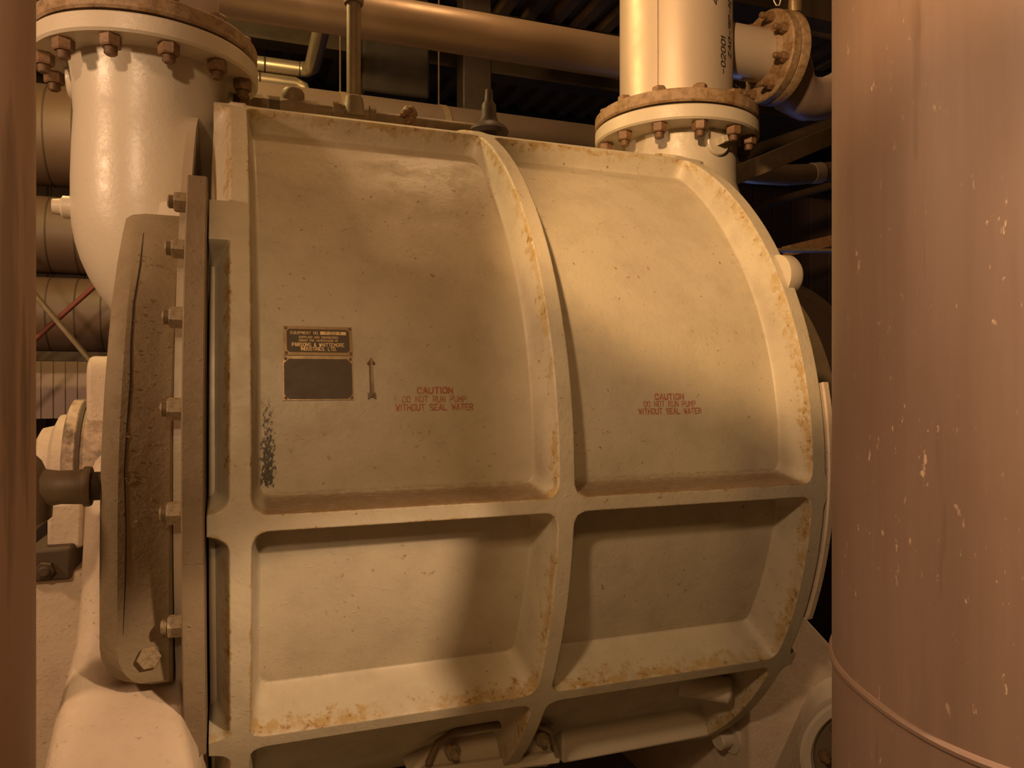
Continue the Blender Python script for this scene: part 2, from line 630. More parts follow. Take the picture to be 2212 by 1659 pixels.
FONT = {
    'A': [[(0, 0), (1.7, 6), (2.3, 6), (4, 0)], [(0.8, 2), (3.2, 2)]],
    'B': [[(0, 0), (0, 6), (3, 6), (4, 5), (4, 4), (3, 3), (0, 3)], [(3, 3), (4, 2), (4, 1), (3, 0), (0, 0)]],
    'C': [[(4, 4.8), (3, 6), (1, 6), (0, 4.8), (0, 1.2), (1, 0), (3, 0), (4, 1.2)]],
    'D': [[(0, 0), (0, 6), (2.6, 6), (4, 4.6), (4, 1.4), (2.6, 0), (0, 0)]],
    'E': [[(4, 6), (0, 6), (0, 0), (4, 0)], [(0, 3), (3, 3)]],
    'F': [[(4, 6), (0, 6), (0, 0)], [(0, 3), (3, 3)]],
    'G': [[(4, 4.8), (3, 6), (1, 6), (0, 4.8), (0, 1.2), (1, 0), (3, 0), (4, 1.2), (4, 2.8), (2.3, 2.8)]],
    'H': [[(0, 0), (0, 6)], [(4, 0), (4, 6)], [(0, 3), (4, 3)]],
    'I': [[(2, 0), (2, 6)]],
    'L': [[(0, 6), (0, 0), (4, 0)]],
    'M': [[(0, 0), (0, 6), (2, 2.2), (4, 6), (4, 0)]],
    'N': [[(0, 0), (0, 6), (4, 0), (4, 6)]],
    'O': [[(1, 6), (3, 6), (4, 4.8), (4, 1.2), (3, 0), (1, 0), (0, 1.2), (0, 4.8), (1, 6)]],
    'P': [[(0, 0), (0, 6), (3, 6), (4, 5), (4, 3.8), (3, 2.8), (0, 2.8)]],
    'Q': [[(1, 6), (3, 6), (4, 4.8), (4, 1.2), (3, 0), (1, 0), (0, 1.2), (0, 4.8), (1, 6)], [(2.5, 1.6), (4.2, -0.5)]],
    'R': [[(0, 0), (0, 6), (3, 6), (4, 5), (4, 3.8), (3, 2.8), (0, 2.8)], [(2, 2.8), (4, 0)]],
    'S': [[(4, 5), (3, 6), (1, 6), (0, 5), (0, 4), (1, 3.2), (3, 2.8), (4, 2), (4, 1), (3, 0), (1, 0), (0, 1)]],
    'T': [[(0, 6), (4, 6)], [(2, 6), (2, 0)]],
    'U': [[(0, 6), (0, 1.2), (1, 0), (3, 0), (4, 1.2), (4, 6)]],
    'V': [[(0, 6), (2, 0), (4, 6)]],
    'W': [[(0, 6), (0.9, 0), (2, 4), (3.1, 0), (4, 6)]],
    'Y': [[(0, 6), (2, 3), (4, 6)], [(2, 3), (2, 0)]],
    'Z': [[(0, 6), (4, 6), (0, 0), (4, 0)]],
    '&': [[(4, 0), (0.9, 4.4), (1.1, 5.6), (2, 6), (2.8, 5.4), (2.6, 4.4), (0.3, 2), (0.3, 0.8), (1.2, 0), (2.4, 0), (4, 2.4)]],
    '0': [[(1, 6), (3, 6), (4, 4.8), (4, 1.2), (3, 0), (1, 0), (0, 1.2), (0, 4.8), (1, 6)]],
    '1': [[(1.2, 5), (2, 6), (2, 0)]],
    '2': [[(0, 4.8), (1, 6), (3, 6), (4, 5), (4, 3.8), (0, 0), (4, 0)]],
    '4': [[(3, 0), (3, 6), (0, 2), (4, 2)]],
    '6': [[(3.6, 6), (1, 4.6), (0, 2.4), (0, 1), (1, 0), (3, 0), (4, 1), (4, 2.2), (3, 3.2), (1, 3.2), (0, 2.2)]],
    '7': [[(0, 6), (4, 6), (1.4, 0)]],
    '9': [[(4, 3.6), (3, 2.8), (1, 2.8), (0, 3.8), (0, 5), (1, 6), (3, 6), (4, 5), (4, 2.4), (2.6, 0)]],
    '-': [[(0.5, 3), (3.5, 3)]], '.': [[(1.6, 0), (2.2, 0)]], ' ': [],
}
STEN = dict(FONT)   # stencil letters keep the bridges of the cut sheet
STEN['O'] = [[(1.3, 6), (0.6, 5.7), (0, 4.8), (0, 1.2), (0.6, 0.3), (1.3, 0)], [(2.7, 6), (3.4, 5.7), (4, 4.8), (4, 1.2), (3.4, 0.3), (2.7, 0)]]
STEN['D'] = [[(0, 0), (0, 6)], [(1.3, 6), (2.6, 6), (4, 4.6), (4, 1.4), (2.6, 0), (1.3, 0)]]
STEN['P'] = [[(0, 0), (0, 6)], [(1.2, 6), (3, 6), (4, 5), (4, 3.8), (3, 2.8), (1.2, 2.8)]]
STEN['R'] = [[(0, 0), (0, 6)], [(1.2, 6), (3, 6), (4, 5), (4, 3.8), (3, 2.8), (1.2, 2.8)], [(2.2, 2.4), (4, 0)]]
STEN['A'] = [[(0, 0), (1.7, 6), (2.3, 6), (4, 0)], [(1.5, 2), (2.6, 2)]]


def write(g, text, width, height, fn, stroke=0.75, font=FONT, gap=1.9, space=3.4):
    """draws text as flat painted strokes; fn maps (x along line, y up) to a point"""
    adv, tot = [], 0.0
    for ch in text:
        w = 0.8 if ch in 'I1.' else (space if ch == ' ' else 4.0)
        adv.append((tot, w, ch))
        tot += w + gap
    tot -= gap
    sx, sy = width / tot, height / 6.0
    for (o, w, ch) in adv:
        sh = -1.6 if ch in 'I1.' else 0.0
        for line in font[ch]:
            for (a, b) in zip(line, line[1:]):
                ax, ay, bx, by = (a[0] + o + sh) * sx, a[1] * sy, (b[0] + o + sh) * sx, b[1] * sy
                L = math.hypot(bx - ax, by - ay) or 1e-9
                hw = stroke * min(sx, sy) * 0.62 * (1.3 if sx > sy else 1.0)
                ex, ey = (bx - ax) / L * hw * 0.8, (by - ay) / L * hw * 0.8
                nx_, ny_ = -(by - ay) / L * hw, (bx - ax) / L * hw
                q = [(ax - ex + nx_, ay - ey + ny_), (ax - ex - nx_, ay - ey - ny_), (bx + ex - nx_, by + ey - ny_), (bx + ex + nx_, by + ey + ny_)]
                g.add([fn(*p) for p in q], [(0, 1, 2, 3)])
    return g


def on_panel(x0, t0, lift, dx=0.0, tilt=0.0):
    return lambda a, b: surf(x0 + a, t0 + (b + a * tilt) / 0.94, lift)


def cornered(x0, x1, t0, t1, c):
    cx, ct = c, c / 0.94
    base = [(x0 + cx, t0), (x1 - cx, t0), (x1, t0 + ct), (x1, t1 - ct), (x1 - cx, t1), (x0 + cx, t1), (x0, t1 - ct), (x0, t0 + ct)]
    out = []
    for a, b in zip(base, base[1:] + base[:1]):
        for i in range(4):
            out.append((lerp(a[0], b[0], i / 4), lerp(a[1], b[1], i / 4)))
    return out


# upper nameplate with raised lettering
PX0, PX1 = 0.0985, 0.2395
g = patch(G(), PX0, PX1, 0.2915, 0.3600, -0.002, 0.0025)
np1 = obj('nameplate', g, M['brass'], pump)
np1['label'] = 'brass nameplate with raised lettering'
g = patch(G(), 0, 0, 0, 0, 0.001, 0.0029, poly=cornered(PX0 + 0.0065, PX1 - 0.0065, 0.2985, 0.3530, 0.005))
obj('nameplate_field', g, M['plate'], np1)
g = patch(G(), 0.1730, 0.2265, 0.3400, 0.3478, 0.002, 0.0034)
obj('number_strip', g, M['brass_bright'], np1)
lines = [('EQUIPMENT NO.', 0.1130, 0.0570, 0.0058, 0.3407, 0.75), ('SUPPLIED AND ENGINEERED', 0.1295, 0.0800, 0.0043, 0.3312, 0.75),
         ('UNDER THE SUPERVISION OF', 0.1295, 0.0800, 0.0040, 0.3237, 0.75), ('PARSONS & WHITTEMORE', 0.1155, 0.1060, 0.0074, 0.3120, 0.85),
         ('INDUSTRIES. LTD.', 0.1330, 0.0720, 0.0070, 0.3025, 0.85)]
g = G()
for tx, xx, w, h, t0, sk in lines:
    write(g, tx, w, h, on_panel(xx, t0, 0.0033), sk)
obj('raised_lettering', g, M['brass_bright'], np1)
g = write(G(), '7-222-9', 0.032, 0.0052, on_panel(0.1830, 0.3412, 0.0037), 0.9)
obj('stamped_number', g, M['ink'], np1)
# lower blank plate
g = patch(G(), 0.0960, 0.2385, 0.1900, 0.2890, -0.002, 0.0025)
np2 = obj('blank_nameplate', g, M['brass'], pump)
np2['label'] = 'blackened blank nameplate with four screws'
g = patch(G(), 0, 0, 0, 0, 0.001, 0.0029, poly=cornered(0.0985, 0.2360, 0.1925, 0.2830, 0.010))
obj('plate_field', g, M['plate'], np2)
for par, spots_ in ((np1, [(0.1035, 0.2965), (0.2345, 0.2965), (0.1035, 0.3552), (0.2345, 0.3552)]), (np2, [(0.1015, 0.1955), (0.2335, 0.1955), (0.1020, 0.2830), (0.2335, 0.2830)])):
    for xx, tt in spots_:
        p = Vector(surf(xx, tt, 0.0022)); nn = Vector((0, -math.cos(tt), math.sin(tt)))
        obj('screw', G().lathe([(0.0032, 0), (0.0032, 0.0014), (0.0018, 0.0022)], p, nn, 14), M['bolt'], par)
# direction arrow
ax = 0.2765
poly = [(ax - 0.0085, 0.1915), (ax - 0.001, 0.1965), (ax + 0.0085, 0.1915), (ax + 0.0085, 0.2045), (ax + 0.0045, 0.2075), (ax + 0.0042, 0.2720), (ax + 0.0095, 0.2725),
        (ax + 0.0005, 0.2885), (ax - 0.0085, 0.2735), (ax - 0.0042, 0.2725), (ax - 0.0045, 0.2075), (ax - 0.0085, 0.2045)]
ar = obj('rotation_arrow', patch(G(), 0, 0, 0, 0, -0.002, 0.004, poly=poly), M['fitting'], pump)
ar['label'] = 'small upright metal arrow'
for xx, tt in ((ax + 0.001, 0.2000), (ax + 0.005, 0.2745), (ax - 0.005, 0.2745)):
    p = Vector(surf(xx, tt, 0.0038)); nn = Vector((0, -math.cos(tt), math.sin(tt)))
    obj('screw', G().lathe([(0.0030, 0), (0.0030, 0.0014), (0.0016, 0.0022)], p, nn, 14), M['bolt'], ar)


def caution(x0, x1, cx0, cx1, t_w, t_d, t_c, h):
    g = G()
    write(g, 'CAUTION', cx1 - cx0, h, on_panel(cx0, t_c, 0.0007), 0.95, STEN)
    m = (x0 + x1) / 2
    w2 = (x1 - x0) * 0.83
    write(g, 'DO NOT RUN PUMP', w2, h, on_panel(m - w2 / 2, t_d, 0.0007), 0.95, STEN)
    write(g, 'WITHOUT SEAL WATER', x1 - x0, h, on_panel(x0, t_w, 0.0007), 1.15, STEN)
    return obj('stencilled_warning', g, M['stencil'], pump)


caution(0.327, 0.498, 0.3755, 0.4535, 0.1650, 0.1840, 0.2045, 0.0128)
caution(0.914, 1.088, 0.9615, 1.0405, 0.1480, 0.1670, 0.1860, 0.0130)


# nuts: hex nut with washer face and a threaded stud end, built along +Z from 0
def nut_geo(r=0.0225, h=0.024, stud=0.014, sr=0.0135):
    g = G()
    g.lathe([(r * 0.86, 0), (r, 0.001), (r, h - 0.004), (r * 0.88, h)], (0, 0, 0), (0, 0, 1), 6)
    if stud:
        pr = []
        nth = 5
        for i in range(nth):
            z0 = h - 0.002 + stud * i / nth
            pr += [(sr, z0), (sr, z0 + stud / nth * 0.45), (sr * 0.88, z0 + stud / nth * 0.55), (sr * 0.88, z0 + stud / nth * 0.9)]
        pr.append((sr * 0.7, h + stud))
        g.lathe(pr, (0, 0, 0), (0, 0, 1), 20)
    return g


def frame_to(p, axis, spin=0.0):
    q = Vector(axis).to_track_quat('Z', 'Y').to_matrix().to_4x4()
    return Matrix.Translation(p) @ q @ Matrix.Rotation(spin, 4, 'Z')


def add_nuts(name, parent, mat, spots_, geo):
    """spots_: (world point, axis, spin); one object per nut"""
    first = None
    off = wloc(parent)
    for p, axis, spin in spots_:
        mtx = frame_to(Vector(p) - off, axis, spin)
        if first is None:
            first = obj(name, geo, mat, None, 30)
            first.parent = parent
            first.matrix_local = mtx
        else:
            place(first, parent, mtx)
    return first


# ---- left end head
head = obj('end_head', G().lathe([(0.98, 0.0), (0.98, 0.02), (0.80, 0.03), (0.78, 0.09), (0.60, 0.11)], (-0.084, YC, ZC), (-1, 0, 0), 96), M['paint2'], pump)
# bolted flange ring: front arc only
g = G()
tha = [math.radians(lerp(-27.6, 35.6, i / 60)) for i in range(61)]
rr = []
for t in tha:
    rr.append([pol(-0.0855, t, 0.93), pol(-0.0855, t, 1.076), pol(-0.083, t, 1.079), pol(-0.050, t, 1.079), pol(-0.0475, t, 1.076), pol(-0.0475, t, 0.93)])
g.rings(rr)
obj('head_flange', g, M['dusty_edge'], head, 25)
# dusty cover wrapped round the head: profile in (y, z), swept along X
prof = [(2.30, 0.42), (2.02, 0.41), (1.93, 0.385), (1.865, 0.336), (1.78, 0.255), (1.70, 0.16), (1.655, 0.08), (1.615, 0.0), (1.585, -0.08), (1.565, -0.16), (1.555, -0.26), (1.552, -0.36),
        (1.552, -0.46), (1.552, -0.49), (1.552, -0.51), (1.552, -0.525), (1.5525, -0.537), (1.553, -0.547), (1.555, -0.554), (1.562, -0.560), (1.60, -0.565), (1.75, -0.56)]
# left edge: chamfered with a rounded lower corner
rings = []
for i, (y, z) in enumerate(prof):
    nxt, prv = prof[min(i + 1, len(prof) - 1)], prof[max(i - 1, 0)]
    t = Vector((0, nxt[0] - prv[0], nxt[1] - prv[1])).normalized()
    nrm = Vector((0, t.z, -t.y)) * -1
    xl = -0.232
    if z < -0.49:
        kk = min(1.0, (-0.49 - z) / 0.068)
        xl += 0.055 * (1 - math.sqrt(max(0.0, 1 - kk * kk)))
    inn = Vector((0, 0.05, 0))
    p = Vector((0, y, z))
    rings.append([(xl, p.y + 0.20, p.z - (0.05 if z > 0.3 else 0)), (xl, p.y + 0.035, p.z), (xl + 0.006, p.y + 0.022, p.z), (xl + 0.034, p.y, p.z), (-0.112, p.y, p.z), (-0.106, p.y + 0.006, p.z), (-0.106, p.y + 0.20, p.z - (0.05 if z > 0.3 else 0))])
cover = obj('head_cover', G().rings(rings), M['dusty'], head, 30)
cover['label'] = 'dust-caked cover over the end head'
crk = obj('seam_crack', G().tube([(-0.186 + 0.0025 * math.sin(i * 1.9), y - 0.0004, z) for i, (y, z) in enumerate(prof[3:13])], [0.0004, 0.0012, 0.0014, 0.0014, 0.0016, 0.0012, 0.0014, 0.001, 0.0012, 0.0004], 6), M['gasket'], cover)
g = nut_geo(0.021, 0.014, 0)
add_nuts('cover_bolt', head, M['bolt_painted'], [(at(323, 1420, 1.551), (0, -1, 0), 0.35)], g)
g = G().box((-0.214, 1.549, -0.478), (-0.19, 1.56, -0.47))
# support foot under the cover: flared profile (y, z)
fp = [(1.90, -0.15), (1.83, -0.17), (1.79, -0.22), (1.77, -0.38), (1.745, -0.47), (1.70, -0.53), (1.62, -0.575), (1.52, -0.62), (1.45, -0.69), (1.405, -0.80), (1.375, -1.0), (1.36, FLOOR)]
xl_ = [-0.27, -0.285, -0.295, -0.300, -0.300, -0.300, -0.302, -0.304, -0.31, -0.322, -0.345, -0.40]
xr_ = [-0.10, -0.10, -0.10, -0.10, -0.10, -0.10, -0.098, -0.085, -0.062, -0.052, -0.05, -0.045]
rings = []
for (y, z), xl, xr in zip(fp, xl_, xr_):
    rings.append([(xl, y + 0.9, z), (xl, y + 0.06, z), (xl + 0.012, y + 0.02, z), (xl + 0.04, y, z), (xr - 0.014, y, z), (xr - 0.004, y + 0.004, z), (xr, y + 0.014, z), (xr, y + 0.9, z)])
foot = obj('support_foot', G().rings(rings), M['paint_pale'], head, 50)
g = G()
g.tube([(-0.07, 1.50, -0.62), (-0.068, 1.49, -0.68), (-0.066, 1.475, -0.74), (-0.066, 1.47, -0.80)], [0.019, 0.021, 0.03, 0.04], 16)
# nuts on the head flange
spots_ = [(pol(-0.0855, math.radians(a), 1.028), (-1, 0, 0), s) for a, s in
          ((34.2, 0.2), (27.4, 0.1), (19.0, 0.0), (9.2, 0.05), (-1.3, 0.2), (-13.2, 0.35), (-24.9, 0.55))]
add_nuts('flange_nut', head, M['bolt_painted'], spots_, nut_geo(0.0215, 0.026, 0.012, 0.014))
# bearing housing, bracket, cap and pad behind the head
bx = obj('bearing_housing', G().lathe([(0.19, 0.0), (0.19, 0.09), (0.20, 0.10), (0.20, 0.125), (0.185, 0.132)], (-0.305, YC, -0.245), (-1, 0, 0), 64), M['grime'], pump)
obj('housing_flange', G().lathe([(0.197, 0.0), (0.197, 0.032), (0.19, 0.036)], (-0.392, YC, -0.245), (-1, 0, 0), 64), M['dark_steel'], bx)
obj('bearing_cap', G().lathe([(0.16, 0.0), (0.155, 0.04), (0.125, 0.055), (0.118, 0.085), (0.09, 0.10)], (-0.426, YC, -0.245), (-1, 0, 0), 48), M['paint_pale'], bx)
g = G()
sh = arc(2.46, 0.02, 0.06, PI, PI / 2, 8) + arc(2.72, 0.02, 0.06, PI / 2, 0, 8) + [(2.78, -0.8), (2.40, -0.8)]
g.prism(sh, lambda p: (-0.385, p[0], p[1]), lambda p: (-0.29, p[0], p[1]))
obj('bearing_bracket', g, M['paint_pale'], bx, bevel=0.012)
pd = obj('bearing_pad', G().box((-0.475, 2.14, -0.485), (-0.375, 2.5, -0.405)), M['dark_steel'], bx, bevel=0.008)
add_nuts('pad_nut', bx, M['dark_steel'], [((-0.43, 2.14, -0.455), (0, -1, 0), 0.1)], nut_geo(0.022, 0.016, 0.01))
obj('pedestal', G().box((-0.47, 2.16, FLOOR), (-0.33, 2.6, -0.47)).box((-0.44, 2.2, -0.42), (-0.36, 2.5, -0.30)), M['paint_pale'], bx, bevel=0.01)

# right end: thin cover strip and foot
g = G()
ths = [math.radians(lerp(-22.5, 12, i / 30)) for i in range(31)]
rr = [[pol(1.384, t, 0.93), pol(1.384, t, 1.030), pol(1.388, t, 1.034), pol(1.402, t, 1.034), pol(1.406, t, 1.030), pol(1.406, t, 0.93)] for t in ths]
g.rings(rr)
rhead = obj('far_end_head', G().lathe([(0.93, 0.0), (0.93, 0.03), (0.70, 0.04), (0.62, 0.2)], (1.400, YC, ZC), (1, 0, 0), 72), M['paint2'], pump)
obj('end_strip', g, M['paint_pale'], rhead, 30)
poly = [(1.43, -0.47), (1.44, -0.50), (1.618, -0.693), (1.98, -1.05), (1.98, FLOOR), (1.43, FLOOR)]
obj('far_foot', G().prism(poly, lambda p: (p[0], 1.86, p[1]), lambda p: (p[0], 3.1, p[1])), M['paint_pale'], rhead, bevel=0.012)

# underside: drain box, access cover, plugs
bxp = at(1215, 1560, 1.80)
g = G()
p00, p01, p10, p11 = at(1215, 1652, 1.93), at(1213, 1545, 1.95), at(1548, 1590, 1.93), at(1560, 1500, 1.95)
back = Vector((0, 0.35, 0))
g.rings([[p00, p10, p11, p01], [p00 + back, p10 + back, p11 + back, p01 + back]])
obj('drain_box', g, M['paint2'], casing, bevel=0.008)
g = G()
q = [at(880, 1680, 1.86), at(1190, 1660, 1.86), at(1200, 1560, 1.88), at(950, 1600, 1.88)]
g.rings([q, [a + Vector((0, 0.3, 0)) for a in q]])
acc = obj('access_cover', g, M['paint2'], casing, bevel=0.012)
g = G()
q = [at(905, 1690, 1.85), at(1210, 1650, 1.85), at(1212, 1625, 1.85), at(915, 1662, 1.85)]
g.rings([q, [a + Vector((0, 0.06, 0)) for a in q]])
obj('cover_lip', g, M['paint2'], casing, bevel=0.004)
add_nuts('cover_stud', casing, M['bolt_painted'], [(at(976, 1618, 1.865), (0.1, -1, -0.15), 0.2), (at(1166, 1588, 1.865), (0.1, -1, -0.15), 0.5)], nut_geo(0.021, 0.018, 0.022, 0.010))
g = G().tube([at(925, 1650, 1.84), at(945, 1605, 1.84), at(985, 1580, 1.84), at(1060, 1568, 1.84), at(1150, 1560, 1.84), at(1190, 1580, 1.84), at(1205, 1630, 1.84)], 0.009, 12)
obj('drain_tube', g, M['fitting'], casing)
b0 = at(1545, 1487, 1.80)
obj('cast_boss', G().lathe([(0.036, -0.1), (0.036, 0.035), (0.03, 0.042)], b0, (0.85, -0.5, -0.1), 28), M['paint2'], casing)
b0 = at(1600, 1580, 1.95)
obj('drain_plug', G().lathe([(0.055, -0.12), (0.055, 0.0), (0.052, 0.05), (0.03, 0.05), (0.03, 0.09), (0.024, 0.09)], b0, (-1, -0.05, -0.12), 28), M['paint2'], casing)


# ---- nozzles and risers
def nozzle(name, cx, cy, zf, rf, rn, path, mat):
    """neck along path (points below the flange), flange whose underside is at zf - t"""
    t = 0.048
    nz = obj(name, G().tube(path, [rn * 1.06, rn * 0.99, rn * 0.965, rn * 0.985] + [rn] * (len(path) - 4), 64), mat, pump)
    obj('nozzle_flange', G().lathe([(rn * 1.05, -t), (rf - 0.006, -t), (rf, -t + 0.006), (rf, -0.004), (rf - 0.004, 0)], (cx, cy, zf), (0, 0, 1), 128), mat, nz, 30)
    return nz


def ring_spots(cx, cy, z, rb, n, ph, axis, only=None):
    out = []
    for i in range(n):
        a = ph + 2 * PI * i / n
        out.append(((cx + rb * math.sin(a), cy - rb * math.cos(a), z), axis, a + 0.3 * math.sin(i * 2.3)))
    return out


LX, LY, LZ = -0.216, 2.319, 0.898      # top face of the left nozzle flange
NX0 = LX + 0.004
path = [(NX0, LY, z) for z in (0.865, 0.80, 0.72, 0.64, 0.55, 0.475)]
for i in range(1, 15):
    a = PI / 2 * i / 14
    path.append((NX0 + 0.24 * (1 - math.cos(a)), LY, 0.475 - 0.24 * math.sin(a)))
path.append((0.06, LY, 0.235))
left_nozzle = nozzle('suction_nozzle', LX, LY, LZ, 0.285, 0.195, path, M['paint2'])
left_nozzle['label'] = 'pale elbow nozzle under the left riser pipe'
# fix: elbow end must not poke out of the far side
add_nuts('flange_nut', left_nozzle, M['bolt'], ring_spots(LX, LY, LZ - 0.047, 0.250, 12, 0.268, (0, 0, -1)), nut_geo(0.0255, 0.030, 0.019, 0.0155))
obj('boss', G().lathe([(0.03, 0), (0.03, 0.05), (0.022, 0.056), (0.02, 0.075)], at(165, 450, LY - 0.02) + Vector((0.02, 0, 0)), (-1, 0, 0), 24), M['paint2'], left_nozzle)
obj('boss', G().lathe([(0.055, -0.05), (0.055, 0.05), (0.05, 0.06)], at(160, 175, LY + 0.05) + Vector((0.05, 0, 0)), (-1, 0.1, 0), 24), M['paint2'], left_nozzle)

RX, RY, RZ = 1.481, 2.338, 0.897
path = [(RX + 0.02, RY, z) for z in (0.87, 0.80, 0.74, 0.68)]
rn_path = path + [(RX + 0.035, RY, 0.62), (RX + 0.05, RY, 0.52), (RX + 0.05, RY, 0.3)]
rnz = obj('discharge_nozzle', G().tube(rn_path, [0.20, 0.194, 0.194, 0.195, 0.202, 0.213, 0.215], 64), M['paint2'], pump)
rnz['label'] = 'pale nozzle under the right riser pipe'
obj('nozzle_flange', G().lathe([(0.2, -0.048), (0.279, -0.048), (0.285, -0.042), (0.285, -0.004), (0.281, 0)], (RX, RY, RZ), (0, 0, 1), 128), M['paint2'], rnz, 30)
add_nuts('flange_nut', rnz, M['bolt'], ring_spots(RX, RY, RZ - 0.047, 0.250, 12, 0.274, (0, 0, -1)), nut_geo(0.0255, 0.030, 0.019, 0.0155))
# plug boss on the right nozzle
best = min(range(-900, 1200), key=lambda q: abs(proj_u(RX + 0.02 + 0.195 * math.sin(q / 1000), RY - 0.195 * math.cos(q / 1000)) - 1549)) / 1000
nn = Vector((math.sin(best), -math.cos(best), 0))
pb = Vector((RX + 0.02, RY, 0)) + nn * 0.193
pb.z = at(1549, 308, pb.y).z
obj('plug_boss', G().lathe([(0.05, -0.03), (0.046, 0.008), (0.042, 0.012)], pb, nn, 24), M['paint2'], rnz)
add_nuts('square_plug', rnz, M['paint2'], [(pb + nn * 0.012, nn, 0.3)], G().lathe([(0.0175, 0), (0.0165, 0.03), (0.013, 0.034)], (0, 0, 0), (0, 0, 1), 4))


def riser(name, label, cx, cy, z0, rp, rf, mat, n_b, ph, dx=0.0):
    root = thing(name, (cx, cy, z0), label, 'pipe', 'riser pipes above the pump')
    p = obj('pipe', G().lathe([(rp, 0.012), (rp, CEIL + 0.05 - z0)], (cx + dx, cy, z0), (0, 0, 1), 96), mat, root)
    obj('companion_flange', G().lathe([(0.1, 0.008), (rf - 0.005, 0.008), (rf, 0.014), (rf, 0.046), (rf - 0.006, 0.052), (rp + 0.01, 0.054), (rp, 0.066)], (cx, cy, z0), (0, 0, 1), 128), M['rust_flange'], root, 30)
    obj('gasket', G().lathe([(rf - 0.016, 0.0005), (rf - 0.016, 0.0085)], (cx, cy, z0), (0, 0, 1), 96), M['gasket'], root)
    add_nuts('bolt_head', root, M['bolt'], ring_spots(cx, cy, z0 + 0.0515, 0.250, n_b, ph, (0, 0, 1)), nut_geo(0.0235, 0.02, 0))
    return root, p


lr, lp_ = riser('riser_pipe', 'smooth pinkish vertical pipe rising from the left rusty flange', LX, LY, LZ, 0.197, 0.283, M['pink_pipe'], 12, 0.268, -0.018)
rr_, rp_ = riser('riser_pipe', 'dull stainless vertical pipe with painted numbers above the right flange', RX, RY, RZ, 0.197, 0.285, M['stainless'], 12, 0.274)


# seam and lettering of the right riser
def on_riser(ang, z0, lift=0.001):
    # a runs up the pipe, b runs round it (text reads upward)
    return lambda a, b: (RX + (0.197 + lift) * math.sin(ang - b / 0.197), RY - (0.197 + lift) * math.cos(ang - b / 0.197), z0 + a)


def riser_ang(u, v):
    best = min(range(-900, 900), key=lambda i: abs(proj_u(RX + 0.197 * math.sin(i / 1000), RY - 0.197 * math.cos(i / 1000)) - u))
    return best / 1000


sa = riser_ang(1421, 100)
obj('weld_seam', G().tube([(RX + 0.197 * math.sin(sa), RY - 0.197 * math.cos(sa), z) for z in (RZ + 0.07, 1.3, 2.0, CEIL)], 0.0022, 8), M['galv'], rr_)
for tx, L, ang, z0 in (('-02001', 0.125, riser_ang(1566, 0), 1.045), ('ZAO-9P-N-ISI', 0.26, riser_ang(1578, 0), 1.115), ('4-', 0.055, riser_ang(1550, 0), 1.268)):
    obj('painted_number', write(G(), tx, L, 0.022, on_riser(ang, z0), 0.85), M['ink'], rr_)
# branch with flange on the right riser
BZ = 1.223
br = obj('branch_pipe', G().cyl((RX + 0.15, RY, BZ), (1.875, RY, BZ), 0.094, 48), M['stainless'], rr_)
obj('branch_flange', G().lathe([(0.098, -0.015), (0.11, 0.0), (0.16, 0.0), (0.165, 0.005), (0.165, 0.034)], (1.86, RY, BZ), (1, 0, 0), 72), M['rust_flange'], br, 30)
spots_ = []
for i in range(8):
    a = math.radians(22.5 + 45 * i)
    spots_.append(((1.86, RY - 0.135 * math.cos(a), BZ + 0.135 * math.sin(a)), (-1, 0, 0), a))
add_nuts('flange_nut', br, M['bolt'], spots_, nut_geo(0.019, 0.022, 0.032, 0.0115))

# elbow pipe beyond the branch flange
ep = thing('elbow_pipe', (1.935, RY, BZ), 'pale elbow pipe leaving the branch flange behind the right foreground pipe', 'pipe')
obj('flange', G().lathe([(0.13, 0.0), (0.165, 0.0), (0.168, 0.006), (0.168, 0.036), (0.1, 0.04)], (1.899, RY, BZ), (1, 0, 0), 72), M['rust_flange'], ep, 30)
spots_ = []
for i in range(8):
    a = math.radians(22.5 + 45 * i)
    spots_.append(((1.935, RY - 0.135 * math.cos(a), BZ + 0.135 * math.sin(a)), (1, 0, 0), a))
add_nuts('bolt_head', ep, M['bolt'], spots_, nut_geo(0.019, 0.016, 0))
pp = [Vector((1.938, RY, BZ)), Vector((1.985, RY + 0.02, BZ - 0.045)), Vector((2.05, RY + 0.06, BZ - 0.08)), Vector((2.15, RY + 0.10, BZ - 0.085)), Vector((2.27, RY + 0.14, BZ - 0.055)), Vector((2.39, RY + 0.18, BZ + 0.005)), Vector((2.63, RY + 0.28, BZ + 0.2)), Vector((2.68, RY + 0.3, CEIL))]
obj('pipe', G().tube(pp, [0.10, 0.098, 0.088, 0.084, 0.082, 0.082, 0.082, 0.082], 32), M['pink_pipe'], ep)

# ------------------------------------------------------------------ overhead pipes
g = G()
a, b = at(1100, 87, 3.2), Vector((1.95, 3.2, 0))
z = a.z
op = thing('overhead_pipe', (0.6, 3.2, z), 'long tarnished pipe running overhead behind the two risers', 'pipe')
obj('pipe', G().cyl((-3.99, 3.2, z), (2.15, 3.2, z), 0.092, 48), M['galv'], op)
obj('sleeve', G().lathe([(0.098, 0), (0.115, 0.02), (0.118, 0.2), (0.1, 0.24)], (1.86, 3.2, z), (1, 0, 0), 40), M['paint2'], op)
obj('weld_band', G().lathe([(0.0935, 0), (0.0935, 0.008)], (1.72, 3.2, z), (1, 0, 0), 40), M['fitting'], op)

